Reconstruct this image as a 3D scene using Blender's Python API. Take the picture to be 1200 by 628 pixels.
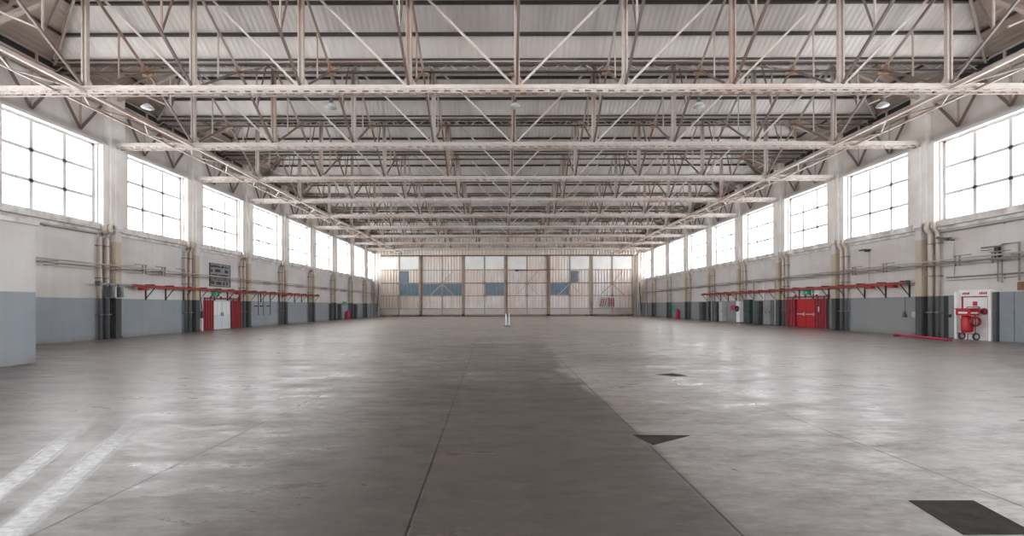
import bpy, bmesh, math, random
from mathutils import Vector, Matrix
random.seed(7)
for o in list(bpy.data.objects): bpy.data.objects.remove(o)
SC = bpy.context.scene
COL = SC.collection
R = math.radians

# ------------------------------------------------------------------ camera, light, exposure
F = 533.0
cam_d = bpy.data.cameras.new('camera'); cam = bpy.data.objects.new('camera', cam_d); COL.objects.link(cam)
cam_d.sensor_fit = 'HORIZONTAL'; cam_d.sensor_width = 36; cam_d.lens = F*36/1200
cam_d.shift_x = 9/1200; cam_d.shift_y = 44.5/1200
cam_d.clip_end = 400; cam_d.clip_start = 0.05
cam.matrix_world = Matrix.Translation((0, 0, 1.6)) @ Matrix.Rotation(R(90), 4, 'X') @ Matrix.Rotation(R(-0.15), 4, 'Z')
SC.camera = cam
SKY = 10.5
w = bpy.data.worlds.new('overcast_sky'); SC.world = w; w.use_nodes = True
wn = w.node_tree.nodes; wl = w.node_tree.links
bg = wn['Background']; bg.inputs[1].default_value = SKY
tc = wn.new('ShaderNodeTexCoord'); sp = wn.new('ShaderNodeSeparateXYZ'); wl.new(tc.outputs['Generated'], sp.inputs[0])
rp = wn.new('ShaderNodeValToRGB'); wl.new(sp.outputs[2], rp.inputs[0]); wl.new(rp.outputs[0], bg.inputs[0])
# overcast sky above, added brightness below the horizon to lift the ceiling, as from a pale apron
rp.color_ramp.elements[0].position = 0.0; rp.color_ramp.elements[0].color = (1.2, 1.185, 1.17, 1)
rp.color_ramp.elements[1].position = 0.04; rp.color_ramp.elements[1].color = (0.86, 0.87, 0.90, 1)
vs = SC.view_settings
SC.display_settings.display_device = 'sRGB'
vs.view_transform = 'Standard'; vs.look = 'None'; vs.gamma = 1.0; vs.use_curve_mapping = False; vs.exposure = 0.92

# ------------------------------------------------------------------ dimensions (metres, camera at x=0 y=0)
XL, XR = -20.05, 21.5
XC = 0.5
T1, BAY = 17.2, 6.0
Y0 = T1 - 5*BAY           # -12.8, wall behind the camera
YB = T1 + 9*BAY           # 71.2, sliding doors
ZE = 12.55                # eave and valleys of the roof
ZR = 14.53                # ridges
PAN = 4.08
def TY(i): return T1 + (i-1)*BAY
def NX(k): return XC + k*PAN
ORD = ['zeroth','first','second','third','fourth','fifth','sixth','seventh','eighth','ninth','tenth','eleventh','twelfth','thirteenth','fourteenth','fifteenth','sixteenth','seventeenth','eighteenth']

# ------------------------------------------------------------------ materials
def newmat(name):
    m = bpy.data.materials.new(name); m.use_nodes = True
    nt = m.node_tree; b = nt.nodes['Principled BSDF']
    return m, nt, b
def N(nt, t, **kw):
    n = nt.nodes.new(t)
    for k, v in kw.items(): setattr(n, k, v)
    return n
def L(nt, a, b): nt.links.new(a, b)
def mix(nt, fac, a, b, mode='MIX'):
    n = nt.nodes.new('ShaderNodeMix'); n.data_type = 'RGBA'; n.blend_type = mode
    for idx, v in ((0, fac), (6, a), (7, b)):
        if isinstance(v, (int, float)): n.inputs[idx].default_value = v
        elif isinstance(v, tuple): n.inputs[idx].default_value = (*v, 1) if len(v) == 3 else v
        else: L(nt, v, n.inputs[idx])
    return n.outputs[2]
def math_(nt, op, a, b=0.0, c=0.0, clamp=False):
    n = nt.nodes.new('ShaderNodeMath'); n.operation = op; n.use_clamp = clamp
    for i, v in enumerate((a, b, c)):
        if isinstance(v, (int, float)): n.inputs[i].default_value = v
        else: L(nt, v, n.inputs[i])
    return n.outputs[0]
def pos(nt, scale=(1, 1, 1)):
    g = N(nt, 'ShaderNodeNewGeometry'); mp = N(nt, 'ShaderNodeMapping'); L(nt, g.outputs['Position'], mp.inputs[0])
    mp.inputs['Scale'].default_value = scale
    return mp.outputs[0]
def noise(nt, vec, scale, detail=4, rough=0.55):
    n = N(nt, 'ShaderNodeTexNoise'); L(nt, vec, n.inputs[0]); n.inputs['Scale'].default_value = scale
    n.inputs['Detail'].default_value = detail; n.inputs['Roughness'].default_value = rough
    return n.outputs[0]
def ramp(nt, v, p0, p1, c0=0.0, c1=1.0):
    n = N(nt, 'ShaderNodeMapRange'); n.clamp = True; L(nt, v, n.inputs[0])
    for i, x in enumerate((p0, p1, c0, c1)): n.inputs[i+1].default_value = x
    return n.outputs[0]
def plain(name, col, rough=0.6, metal=0.0, var=0.12, scale=2.0, dirt=None, stretch=(1, 1, 1)):
    m, nt, b = newmat(name)
    d = dirt or tuple(c*(1-2*var) for c in col)
    f = ramp(nt, noise(nt, pos(nt, stretch), scale), 0.35, 0.7)
    L(nt, mix(nt, f, col, d), b.inputs['Base Color'])
    b.inputs['Roughness'].default_value = rough; b.inputs['Metallic'].default_value = metal
    return m
M = {}
def steel(name, col, rust, thr=0.62):
    m, nt, b = newmat(name)
    p = pos(nt)
    big = ramp(nt, noise(nt, p, 0.18, 3), thr-0.06, thr+0.1)
    fine = ramp(nt, noise(nt, p, 5.0, 5), 0.45, 0.7)
    c = mix(nt, math_(nt, 'MULTIPLY', big, 0.55), col, rust)
    c = mix(nt, math_(nt, 'MULTIPLY', fine, 0.25), c, tuple(x*0.45 for x in col))
    L(nt, c, b.inputs['Base Color']); b.inputs['Roughness'].default_value = 0.55
    return m
M['steel'] = steel('cream_painted_steel', (0.43, 0.375, 0.35), (0.26, 0.13, 0.075), 0.55)
M['rustysteel'] = steel('rusty_gusset_steel', (0.36, 0.26, 0.20), (0.28, 0.13, 0.07), 0.45)
M['steel_dark'] = steel('dull_brown_steel', (0.14, 0.11, 0.10), (0.18, 0.09, 0.055), 0.58)
M['steel_light'] = steel('pale_painted_steel', (0.52, 0.475, 0.455), (0.36, 0.23, 0.16), 0.60)
M['purlin'] = plain('dark_purlin_steel', (0.06, 0.05, 0.048), 0.6)

# wall paint: grey below 2 m, off-white above
def wallmat(name, low, low2, up, up2):
    m, nt, b = newmat(name)
    g = N(nt, 'ShaderNodeNewGeometry'); s = N(nt, 'ShaderNodeSeparateXYZ'); L(nt, g.outputs['Position'], s.inputs[0])
    z = s.outputs[2]
    patch = ramp(nt, noise(nt, pos(nt, (1, 1, 2)), 0.35, 3), 0.42, 0.58)
    streak = ramp(nt, noise(nt, pos(nt, (3, 3, 0.25)), 1.0, 5), 0.45, 0.75)
    lo = mix(nt, patch, low, low2)
    hi = mix(nt, patch, up, up2)
    hi = mix(nt, math_(nt, 'MULTIPLY', streak, 0.22), hi, (0.36, 0.30, 0.26))
    lo = mix(nt, math_(nt, 'MULTIPLY', streak, 0.18), lo, (0.16, 0.17, 0.19))
    edge = math_(nt, 'GREATER_THAN', z, 2.03)
    c = mix(nt, edge, lo, hi)
    grime = math_(nt, 'MULTIPLY', ramp(nt, z, 0.0, 0.28, 1.0, 0.0), ramp(nt, noise(nt, pos(nt), 1.5, 4), 0.3, 0.6))
    c = mix(nt, math_(nt, 'MULTIPLY', grime, 0.7), c, (0.20, 0.14, 0.10))
    L(nt, c, b.inputs['Base Color']); b.inputs['Roughness'].default_value = 0.62
    return m
M['wall_l'] = wallmat('wall_paint_left', (0.26, 0.295, 0.33), (0.29, 0.31, 0.34), (0.62, 0.60, 0.59), (0.57, 0.535, 0.52))
M['wall_r'] = wallmat('wall_paint_right', (0.255, 0.255, 0.25), (0.235, 0.25, 0.27), (0.61, 0.585, 0.57), (0.56, 0.51, 0.48))

def pillarmat():
    m, nt, b = newmat('pilaster_paint')
    g = N(nt, 'ShaderNodeNewGeometry'); s = N(nt, 'ShaderNodeSeparateXYZ'); L(nt, g.outputs['Position'], s.inputs[0]); z = s.outputs[2]
    c = mix(nt, math_(nt, 'GREATER_THAN', z, 2.03), (0.045, 0.048, 0.052), (0.50, 0.42, 0.33))
    c = mix(nt, math_(nt, 'GREATER_THAN', z, 4.9), c, (0.62, 0.58, 0.55))
    st = ramp(nt, noise(nt, pos(nt, (3, 3, 0.4)), 1.2, 4), 0.4, 0.75)
    c = mix(nt, math_(nt, 'MULTIPLY', st, 0.3), c, (0.2, 0.16, 0.12))
    L(nt, c, b.inputs['Base Color']); b.inputs['Roughness'].default_value = 0.6
    return m
M['pillar'] = pillarmat()
def pipemat():
    m, nt, b = newmat('downpipe_paint')
    g = N(nt, 'ShaderNodeNewGeometry'); s = N(nt, 'ShaderNodeSeparateXYZ'); L(nt, g.outputs['Position'], s.inputs[0]); z = s.outputs[2]
    c = mix(nt, math_(nt, 'GREATER_THAN', z, 2.03), (0.13, 0.135, 0.14), (0.56, 0.48, 0.42))
    L(nt, c, b.inputs['Base Color']); b.inputs['Roughness'].default_value = 0.45
    return m
M['pipe'] = pipemat()

# roof underside: corrugated grey boarding
def roofmat(name, c1, c2, stain):
    m, nt, b = newmat(name)
    p = pos(nt)
    s = N(nt, 'ShaderNodeSeparateXYZ'); L(nt, p, s.inputs[0])
    rib = math_(nt, 'SINE', math_(nt, 'MULTIPLY', s.outputs[0], 2*math.pi/0.24))
    f = ramp(nt, noise(nt, pos(nt, (1, 0.6, 0.6)), 0.35, 4), 0.38, 0.66)
    st = ramp(nt, noise(nt, pos(nt, (4, 0.3, 0.3)), 1.0, 4), 0.5, 0.8)
    c = mix(nt, f, c1, c2)
    c = mix(nt, math_(nt, 'MULTIPLY', st, 0.35), c, stain)
    L(nt, c, b.inputs['Base Color']); b.inputs['Roughness'].default_value = 0.6
    bp = N(nt, 'ShaderNodeBump'); bp.inputs['Strength'].default_value = 0.30; bp.inputs['Distance'].default_value = 0.02
    L(nt, rib, bp.inputs['Height']); L(nt, bp.outputs[0], b.inputs['Normal'])
    return m
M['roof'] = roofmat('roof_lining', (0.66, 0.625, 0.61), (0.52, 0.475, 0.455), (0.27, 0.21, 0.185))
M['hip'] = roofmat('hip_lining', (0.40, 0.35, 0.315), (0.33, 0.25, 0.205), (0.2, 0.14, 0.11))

# floor
def floormat():
    m, nt, b = newmat('worn_concrete')
    p = pos(nt); s = N(nt, 'ShaderNodeSeparateXYZ'); L(nt, p, s.inputs[0]); X, Y = s.outputs[0], s.outputs[1]
    wide = ramp(nt, noise(nt, pos(nt, (0.6, 1.3, 1)), 0.16, 4, 0.6), 0.36, 0.64)
    mid = ramp(nt, noise(nt, pos(nt, (0.8, 2.0, 1)), 0.9, 8, 0.78), 0.40, 0.64)
    fine = ramp(nt, noise(nt, pos(nt, (1.0, 2.4, 1)), 5.0, 8, 0.8), 0.42, 0.62)
    c = mix(nt, wide, (0.27, 0.247, 0.24), (0.115, 0.093, 0.082))
    c = mix(nt, math_(nt, 'MULTIPLY', mid, 0.7), c, (0.085, 0.07, 0.063))
    c = mix(nt, math_(nt, 'MULTIPLY', fine, 0.5), c, (0.315, 0.298, 0.292))
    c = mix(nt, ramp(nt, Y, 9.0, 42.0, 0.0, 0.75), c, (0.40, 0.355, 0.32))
    # the middle strip of slabs is browner, darkest towards the camera
    wob = math_(nt, 'MULTIPLY', math_(nt, 'SUBTRACT', noise(nt, p, 0.5, 3), 0.5), 1.6)
    lane = math_(nt, 'MULTIPLY', ramp(nt, math_(nt, 'ADD', X, wob), -4.6, -1.2), ramp(nt, math_(nt, 'ADD', X, math_(nt, 'MULTIPLY', math_(nt, 'ADD', wob, 0.15), ramp(nt, Y, 5.2, 10.0))), 1.62, 1.74, 1.0, 0.0))
    lane = math_(nt, 'MULTIPLY', lane, ramp(nt, Y, 4.0, 26.0, 0.86, 0.0))
    c = mix(nt, lane, c, (0.030, 0.024, 0.021))
    near = math_(nt, 'MULTIPLY', ramp(nt, Y, 3.0, 8.0, 1.0, 0.0), ramp(nt, math_(nt, 'ABSOLUTE', math_(nt, 'SUBTRACT', math_(nt, 'ADD', X, wob), 0.4)), 1.6, 4.2, 1.0, 0.0))
    c = mix(nt, math_(nt, 'MULTIPLY', near, 0.55), c, (0.08, 0.07, 0.065))
    # brown stained areas and wider stains
    st = ramp(nt, noise(nt, pos(nt, (0.7, 1.3, 1)), 1.1, 8, 0.8), 0.50, 0.68)
    c = mix(nt, math_(nt, 'MULTIPLY', st, 0.65), c, (0.075, 0.055, 0.045))
    # pour joints
    jl = None
    for jx, wd, k, yend in ((1.65, 0.011, 0.9, 17), (-3.32, 0.008, 0.75, 7.5), (4.1, 0.008, 0.85, 7.2)):
        d = math_(nt, 'ABSOLUTE', math_(nt, 'SUBTRACT', X, jx))
        a = math_(nt, 'MULTIPLY', ramp(nt, d, wd*0.8, wd*0.8+0.006, k, 0.0), ramp(nt, Y, yend, yend*1.6, 1.0, 0.15))
        jl = a if jl is None else math_(nt, 'MAXIMUM', jl, a)
    slant = math_(nt, 'ADD', math_(nt, 'MULTIPLY', math_(nt, 'MINIMUM', Y, 20.0), -0.034), -0.585)
    d = math_(nt, 'ABSOLUTE', math_(nt, 'SUBTRACT', X, slant))
    jl = math_(nt, 'MAXIMUM', jl, math_(nt, 'MULTIPLY', ramp(nt, d, 0.009, 0.014, 0.97, 0.0), ramp(nt, Y, 16.0, 30.0, 1.0, 0.2)))
    for jy, xa in ((5.60, 1.65), (7.95, 1.65), (15.0, 1.65)):
        d = math_(nt, 'ABSOLUTE', math_(nt, 'SUBTRACT', Y, jy))
        a = math_(nt, 'MULTIPLY', ramp(nt, d, 0.008, 0.016, 0.5, 0.0), math_(nt, 'GREATER_THAN', X, xa))
        a = math_(nt, 'MULTIPLY', a, ramp(nt, X, 3.4, 4.2, 1.0, 0.0))
        jl = math_(nt, 'MAXIMUM', jl, a)
    c = mix(nt, jl, c, (0.018, 0.015, 0.014))
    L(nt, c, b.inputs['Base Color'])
    r = math_(nt, 'ADD', math_(nt, 'ADD', math_(nt, 'MULTIPLY', mid, 0.16), math_(nt, 'MULTIPLY', wide, 0.08)), 0.24)
    L(nt, r, b.inputs['Roughness'])
    L(nt, ramp(nt, noise(nt, pos(nt, (1, 2.4, 1)), 1.7, 6, 0.75), 0.38, 0.62, 0.40, 0.12), b.inputs['Specular IOR Level'])
    bp = N(nt, 'ShaderNodeBump'); bp.inputs['Strength'].default_value = 0.35; bp.inputs['Distance'].default_value = 0.015
    h = math_(nt, 'ADD', noise(nt, pos(nt, (1, 1.8, 1)), 4.0, 4, 0.55), math_(nt, 'MULTIPLY', jl, -0.6))
    L(nt, h, bp.inputs['Height']); L(nt, bp.outputs[0], b.inputs['Normal'])
    return m
M['floor'] = floormat()

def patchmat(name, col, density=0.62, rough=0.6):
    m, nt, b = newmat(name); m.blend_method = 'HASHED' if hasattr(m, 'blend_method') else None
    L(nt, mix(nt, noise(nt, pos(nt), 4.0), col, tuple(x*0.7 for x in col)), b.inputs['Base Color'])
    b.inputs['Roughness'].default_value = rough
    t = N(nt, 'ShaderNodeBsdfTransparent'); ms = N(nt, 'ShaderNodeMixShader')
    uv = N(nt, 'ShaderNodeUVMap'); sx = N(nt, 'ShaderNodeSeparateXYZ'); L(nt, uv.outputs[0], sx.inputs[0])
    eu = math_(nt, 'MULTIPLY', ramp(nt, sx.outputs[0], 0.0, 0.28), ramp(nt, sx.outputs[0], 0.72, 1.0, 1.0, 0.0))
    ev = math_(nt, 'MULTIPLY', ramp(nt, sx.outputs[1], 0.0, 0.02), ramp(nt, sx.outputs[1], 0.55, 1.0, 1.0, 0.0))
    mottle = ramp(nt, noise(nt, pos(nt, (1.2, 2, 1)), 7.0, 6, 0.75), 0.30, 0.62, 0.35, 1.0)
    a = math_(nt, 'MULTIPLY', math_(nt, 'MULTIPLY', math_(nt, 'MULTIPLY', eu, ev), mottle), density)
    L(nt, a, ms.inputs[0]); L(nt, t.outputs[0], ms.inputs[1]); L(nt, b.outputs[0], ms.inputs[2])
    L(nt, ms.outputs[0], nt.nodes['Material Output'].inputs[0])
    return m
M['pale_stripe'] = patchmat('pale_stripe_white', (0.86, 0.88, 0.90), 0.80)  # patchy translucent white, soft at the sides and fading out along its length
M['asphalt'] = plain('dark_floor_fill', (0.04, 0.034, 0.031), 0.85, var=0.25, scale=6)
M['asphalt'].node_tree.nodes['Principled BSDF'].inputs['Specular IOR Level'].default_value = 0.08

# glazing: thin pane, clear with a weak reflection
m, nt, b = newmat('window_glass')
t = N(nt, 'ShaderNodeBsdfTransparent'); t.inputs[0].default_value = (0.97, 0.98, 0.98, 1)
gl = N(nt, 'ShaderNodeBsdfGlossy'); gl.inputs['Roughness'].default_value = 0.05
fr = N(nt, 'ShaderNodeFresnel'); fr.inputs[0].default_value = 1.45; ms = N(nt, 'ShaderNodeMixShader')
L(nt, math_(nt, 'MULTIPLY', fr.outputs[0], 0.6), ms.inputs[0]); L(nt, t.outputs[0], ms.inputs[1]); L(nt, gl.outputs[0], ms.inputs[2])
L(nt, ms.outputs[0], nt.nodes['Material Output'].inputs[0]); nt.nodes.remove(b)
M['glass'] = m

M['frame'] = plain('white_window_frame', (0.62, 0.62, 0.63), 0.5, var=0.04)
M['sill'] = plain('white_sill_paint', (0.76, 0.745, 0.745), 0.5, var=0.08, dirt=(0.42, 0.36, 0.31))
M['pier'] = plain('pale_pier_paint', (0.72, 0.70, 0.685), 0.55, var=0.1, scale=0.8, dirt=(0.60, 0.55, 0.52))
M['red'] = plain('bright_red_paint', (0.45, 0.006, 0.010), 0.4, var=0.1)
M['darkred'] = plain('crimson_paint', (0.27, 0.018, 0.03), 0.45, var=0.1)
M['redrail'] = plain('faded_red_paint', (0.33, 0.035, 0.028), 0.5, var=0.18, scale=1.0)
M['pinkred'] = plain('magenta_red_paint', (0.50, 0.012, 0.085), 0.45, var=0.06)
M['black'] = plain('black_steel', (0.018, 0.018, 0.02), 0.5)
M['darkgrey'] = plain('dark_grey_paint', (0.075, 0.078, 0.085), 0.5)
M['midgrey'] = plain('mid_grey_paint', (0.26, 0.27, 0.28), 0.5)
M['bluegrey'] = plain('blue_grey_door_paint', (0.24, 0.27, 0.30), 0.5, var=0.08)
M['palegrey'] = plain('pale_grey_paint', (0.50, 0.51, 0.52), 0.5)
M['white'] = plain('white_enamel', (0.80, 0.79, 0.79), 0.45, var=0.04)
M['palegreen'] = plain('pale_door_paint', (0.62, 0.68, 0.70), 0.45, var=0.06)
M['green'] = plain('green_sign_paint', (0.02, 0.36, 0.20), 0.4, var=0.05)
M['darkgreen'] = plain('dark_green_paint', (0.035, 0.075, 0.062), 0.5)
M['rust'] = plain('rusty_brown', (0.26, 0.14, 0.085), 0.75, var=0.25)
M['conduit'] = plain('grey_conduit', (0.25, 0.215, 0.195), 0.45)
def doormat(name, a, b_, rib=0.45):
    m, nt, b = newmat(name)
    s = N(nt, 'ShaderNodeSeparateXYZ'); L(nt, pos(nt), s.inputs[0])
    rb = math_(nt, 'SINE', math_(nt, 'MULTIPLY', s.outputs[0], 2*math.pi/rib))
    f = ramp(nt, noise(nt, pos(nt, (1, 1, 1.3)), 0.22, 3), 0.42, 0.6)
    st = ramp(nt, noise(nt, pos(nt, (3, 3, 0.3)), 1.0, 4), 0.45, 0.75)
    c = mix(nt, f, a, b_)
    c = mix(nt, math_(nt, 'MULTIPLY', st, 0.35), c, (0.27, 0.2, 0.17))
    L(nt, c, b.inputs['Base Color']); b.inputs['Roughness'].default_value = 0.6
    bp = N(nt, 'ShaderNodeBump'); bp.inputs['Strength'].default_value = 0.7; bp.inputs['Distance'].default_value = 0.06
    L(nt, rb, bp.inputs['Height']); L(nt, bp.outputs[0], b.inputs['Normal'])
    return m
M['clad'] = doormat('door_cladding', (0.72, 0.68, 0.65), (0.70, 0.59, 0.54))
M['cladtan'] = doormat('tan_cladding', (0.62, 0.53, 0.46), (0.66, 0.60, 0.54))
M['bluepane'] = plain('blue_grey_pane', (0.13, 0.19, 0.25), 0.35, var=0.15, scale=0.7)
M['palepane'] = plain('frosted_pale_pane', (0.78, 0.79, 0.78), 0.35, var=0.06, scale=0.6)
M['doorframe'] = plain('brown_door_frame', (0.40, 0.33, 0.29), 0.6, var=0.2, scale=0.8)
M['doorpost'] = plain('rusty_door_post', (0.36, 0.25, 0.19), 0.6, var=0.2, scale=0.8)

# ------------------------------------------------------------------ mesh helpers
class MB:
    def __init__(self): self.v = []; self.f = []; self.uv = None
    def box(self, x0, x1, y0, y1, z0, z1):
        if x0 > x1: x0, x1 = x1, x0
        if y0 > y1: y0, y1 = y1, y0
        if z0 > z1: z0, z1 = z1, z0
        n = len(self.v)
        self.v += [(x, y, z) for x in (x0, x1) for y in (y0, y1) for z in (z0, z1)]
        for q in ((0,1,3,2),(4,6,7,5),(0,4,5,1),(2,3,7,6),(0,2,6,4),(1,5,7,3)): self.f.append(tuple(n+i for i in q))
        return self
    def bar(self, a, b, w=0.08, h=0.08, up=(0, 0, 1)):
        a, b = Vector(a), Vector(b); d = (b-a).normalized(); u = Vector(up)
        if abs(d.dot(u)) > 0.98: u = Vector((0, 1, 0))
        s = d.cross(u).normalized(); t = s.cross(d).normalized()
        n = len(self.v)
        for p in (a, b):
            for i, j in ((-1,-1),(1,-1),(1,1),(-1,1)): self.v.append(tuple(p + s*(i*w/2) + t*(j*h/2)))
        for q in ((0,1,2,3),(7,6,5,4),(0,4,5,1),(1,5,6,2),(2,6,7,3),(3,7,4,0)): self.f.append(tuple(n+i for i in q))
        return self
    def angle(self, a, b, s=0.10, t=0.015, up=(0,0,1)):      # rolled angle: two thin legs
        a, b = Vector(a), Vector(b); d = (b-a).normalized(); u = Vector(up)
        if abs(d.dot(u)) > 0.98: u = Vector((0, 1, 0))
        sd = d.cross(u).normalized(); tt = sd.cross(d).normalized()
        self.bar(a, b, s, t, up); o = sd*(s/2) - tt*(s/2)
        self.bar(a - tt*(s/2) , b - tt*(s/2), t, s, up)
        return self
    def tube(self, pts, r=0.05, seg=8):
        pts = [Vector(p) for p in pts]; rings = []
        for i, p in enumerate(pts):
            d = (pts[min(i+1, len(pts)-1)] - pts[max(i-1, 0)]).normalized()
            u = Vector((0, 0, 1)) if abs(d.z) < 0.9 else Vector((1, 0, 0))
            s = d.cross(u).normalized(); t = s.cross(d).normalized()
            n = len(self.v); rings.append(n)
            for k in range(seg):
                a = 2*math.pi*k/seg; self.v.append(tuple(p + s*math.cos(a)*r + t*math.sin(a)*r))
        for a, b in zip(rings, rings[1:]):
            for k in range(seg): self.f.append((a+k, a+(k+1) % seg, b+(k+1) % seg, b+k))
        self.f.append(tuple(rings[0]+k for k in reversed(range(seg)))); self.f.append(tuple(rings[-1]+k for k in range(seg)))
        return self
    def lathe(self, c, prof, axis='z', seg=16):               # prof: list of (r, h)
        c = Vector(c); rings = []
        for r, h in prof:
            n = len(self.v); rings.append(n)
            for k in range(seg):
                a = 2*math.pi*k/seg; x, y = r*math.cos(a), r*math.sin(a)
                o = {'z': (x, y, h), 'x': (h, x, y), 'y': (x, h, y)}[axis]; self.v.append(tuple(c + Vector(o)))
        for a, b in zip(rings, rings[1:]):
            for k in range(seg): self.f.append((a+k, a+(k+1) % seg, b+(k+1) % seg, b+k))
        self.f.append(tuple(rings[0]+k for k in reversed(range(seg)))); self.f.append(tuple(rings[-1]+k for k in range(seg)))
        return self
    def torus(self, c, Rr, r, axis='x', seg=20, s2=8, sq=1.0):
        c = Vector(c); base = len(self.v)
        for i in range(seg):
            a = 2*math.pi*i/seg
            for j in range(s2):
                b = 2*math.pi*j/s2; q = Rr + r*math.cos(b); x, y, h = q*math.cos(a), q*math.sin(a)*sq, r*math.sin(b)
                o = {'z': (x, y, h), 'x': (h, x, y), 'y': (x, h, y)}[axis]; self.v.append(tuple(c + Vector(o)))
        for i in range(seg):
            for j in range(s2):
                self.f.append((base+i*s2+j, base+((i+1) % seg)*s2+j, base+((i+1) % seg)*s2+(j+1) % s2, base+i*s2+(j+1) % s2))
        return self
    def poly(self, pts):
        n = len(self.v); self.v += [tuple(p) for p in pts]; self.f.append(tuple(range(n, n+len(pts)))); return self
    def build(self, name, mat, parent=None, off=(0, 0, 0), smooth=False):
        me = bpy.data.meshes.new(name)
        o3 = Vector(off)
        me.from_pydata([tuple(Vector(p)-o3) for p in self.v], [], self.f); me.update()
        bm = bmesh.new(); bm.from_mesh(me); bmesh.ops.recalc_face_normals(bm, faces=bm.faces); bm.to_mesh(me); bm.free()
        if smooth:
            for p in me.polygons: p.use_smooth = True
        me.materials.append(M[mat] if isinstance(mat, str) else mat)
        o = bpy.data.objects.new(name, me); COL.objects.link(o)
        if parent is not None: o.parent = parent
        else: o.location = o3
        return o
def tag(o, label=None, cat=None, group=None, kind=None):
    if label: o['label'] = label
    if cat: o['category'] = cat
    if group: o['group'] = group
    if kind: o['kind'] = kind
    return o
def empty(name, loc, label, cat, group=None):
    o = bpy.data.objects.new(name, None); COL.objects.link(o); o.location = loc; o.empty_display_size = 0.2
    return tag(o, label, cat, group)
def struct(name, mb, mat): return tag(mb.build(name, mat), kind='structure')
KIDS = {}
def part(name, mb, mat, root, label=None, smooth=False):
    """mesh given in world coordinates, child of an empty (offset by the root's location)"""
    off = root.location if root.parent is None else root.parent.location
    o = mb.build(name, mat, root, off=off, smooth=smooth)
    if label: o['label'] = label
    KIDS.setdefault(root.name, []).append(o)
    return o
def dup(root, loc, label, group=None):
    r = root.copy(); COL.objects.link(r); r.location = loc; r['label'] = label
    if group: r['group'] = group
    for ch in KIDS.get(root.name, []):
        c = ch.copy(); COL.objects.link(c); c.parent = r
        for g in KIDS.get(ch.name, []):
            d = g.copy(); COL.objects.link(d); d.parent = c
    return r
def shared(o, name, root, loc):                                # another copy of one part, moved inside its thing
    c = o.copy(); COL.objects.link(c); c.name = name; c.parent = root; c.location = loc
    KIDS.setdefault(root.name, []).append(c)
    return c

# ------------------------------------------------------------------ structure: floor
mb = MB(); mb.box(XL-0.4, XR+0.4, Y0-0.4, YB+1.6, -0.3, 0.0); struct('floor', mb, 'floor')

# side walls with window openings
WZ0, WZ1 = 5.7, 9.65
WIN = [(TY(i)+0.75, TY(i)+5.2) for i in range(-4, 10)]
def side_wall(name, X, out, mat):
    mb = MB(); x0, x1 = X, X + out*0.4
    mb.box(x0, x1, Y0-0.4, YB+1.6, -0.3, WZ0); mb.box(x0, x1, Y0-0.4, YB+1.6, WZ1, ZE+0.3)
    ys = [Y0-0.4] + [v for wdw in WIN for v in wdw] + [YB+1.6]
    for a, b_ in zip(ys[0::2], ys[1::2]): mb.box(x0, x1, a, b_, WZ0, WZ1)
    struct(name, mb, mat)
side_wall('wall_left', XL, -1, 'wall_l'); side_wall('wall_right', XR, 1, 'wall_r')
GZ0, GZ1 = 8.0, 11.6                                             # high glazing added behind the camera as fill light
mb = MB(); mb.box(XL-0.4, XR+0.4, Y0-0.4, Y0, 0, GZ0).box(XL-0.4, XR+0.4, Y0-0.4, Y0, GZ1, ZE+2.1)
mb.box(XL-0.4, XL+1.5, Y0-0.4, Y0, GZ0, GZ1).box(XR-1.5, XR+0.4, Y0-0.4, Y0, GZ0, GZ1); struct('wall_near', mb, 'wall_r')
mb = MB(); mb.box(XL-0.4, XR+0.4, YB+0.9, YB+1.3, 0, ZE+2.1); mb.box(XL, XR, YB-0.2, YB+0.9, 9.62, 10.5)
struct('wall_far', mb, 'cladtan')
# low room projecting from the left wall, beside the camera
mb = MB(); mb.box(XL, -13.5, Y0, 13.1, 0, 3.95); o = mb.build('wall_side_room', 'wall_l'); o['kind'] = 'structure'
mb = MB(); mb.box(XL, -13.44, Y0, 13.16, 3.95, 4.08); tag(mb.build('trim_1', 'sill'), kind='structure')

# roof: transverse ridges over every truss, hipped at the side walls, valleys between
rf, hp = MB(), MB()
HIP = 4.1
for i in range(-4, 11):
    y = TY(i); ya, yb = y-3, y+3
    ya = max(ya, Y0-0.4); A = (XL, ya, ZE); B = (XR, ya, ZE); C = (XL, yb, ZE); D = (XR, yb, ZE)
    P = (XL+HIP, y, ZR); Q = (XR-HIP, y, ZR)
    rf.poly([A, B, Q, P]); rf.poly([C, P, Q, D]); hp.poly([A, P, C]); hp.poly([B, D, Q])
def solid_roof(name, m_, mat):
    o = m_.build(name, mat)
    md = o.modifiers.new('thick', 'SOLIDIFY'); md.thickness = 0.06; md.offset = 0
    return tag(o, kind='structure')
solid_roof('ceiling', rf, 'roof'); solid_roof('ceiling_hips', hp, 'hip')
mb = MB(); mb.box(XL-0.4, XR+0.4, Y0-0.4, YB+1.6, ZR+0.5, ZR+0.6); struct('roof_deck', mb, 'roof')
mb = MB(); mb.box(XL-0.4, XR+0.4, Y0-0.4, Y0-0.3, ZE, ZR+0.6); mb.box(XL-0.4, XR+0.4, YB+1.5, YB+1.6, ZE, ZR+0.6)
mb.box(XL-0.4, XL-0.3, Y0-0.4, YB+1.6, ZE, ZR+0.6); mb.box(XR+0.3, XR+0.4, Y0-0.4, YB+1.6, ZE, ZR+0.6); struct('roof_parapet', mb, 'roof')

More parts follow.
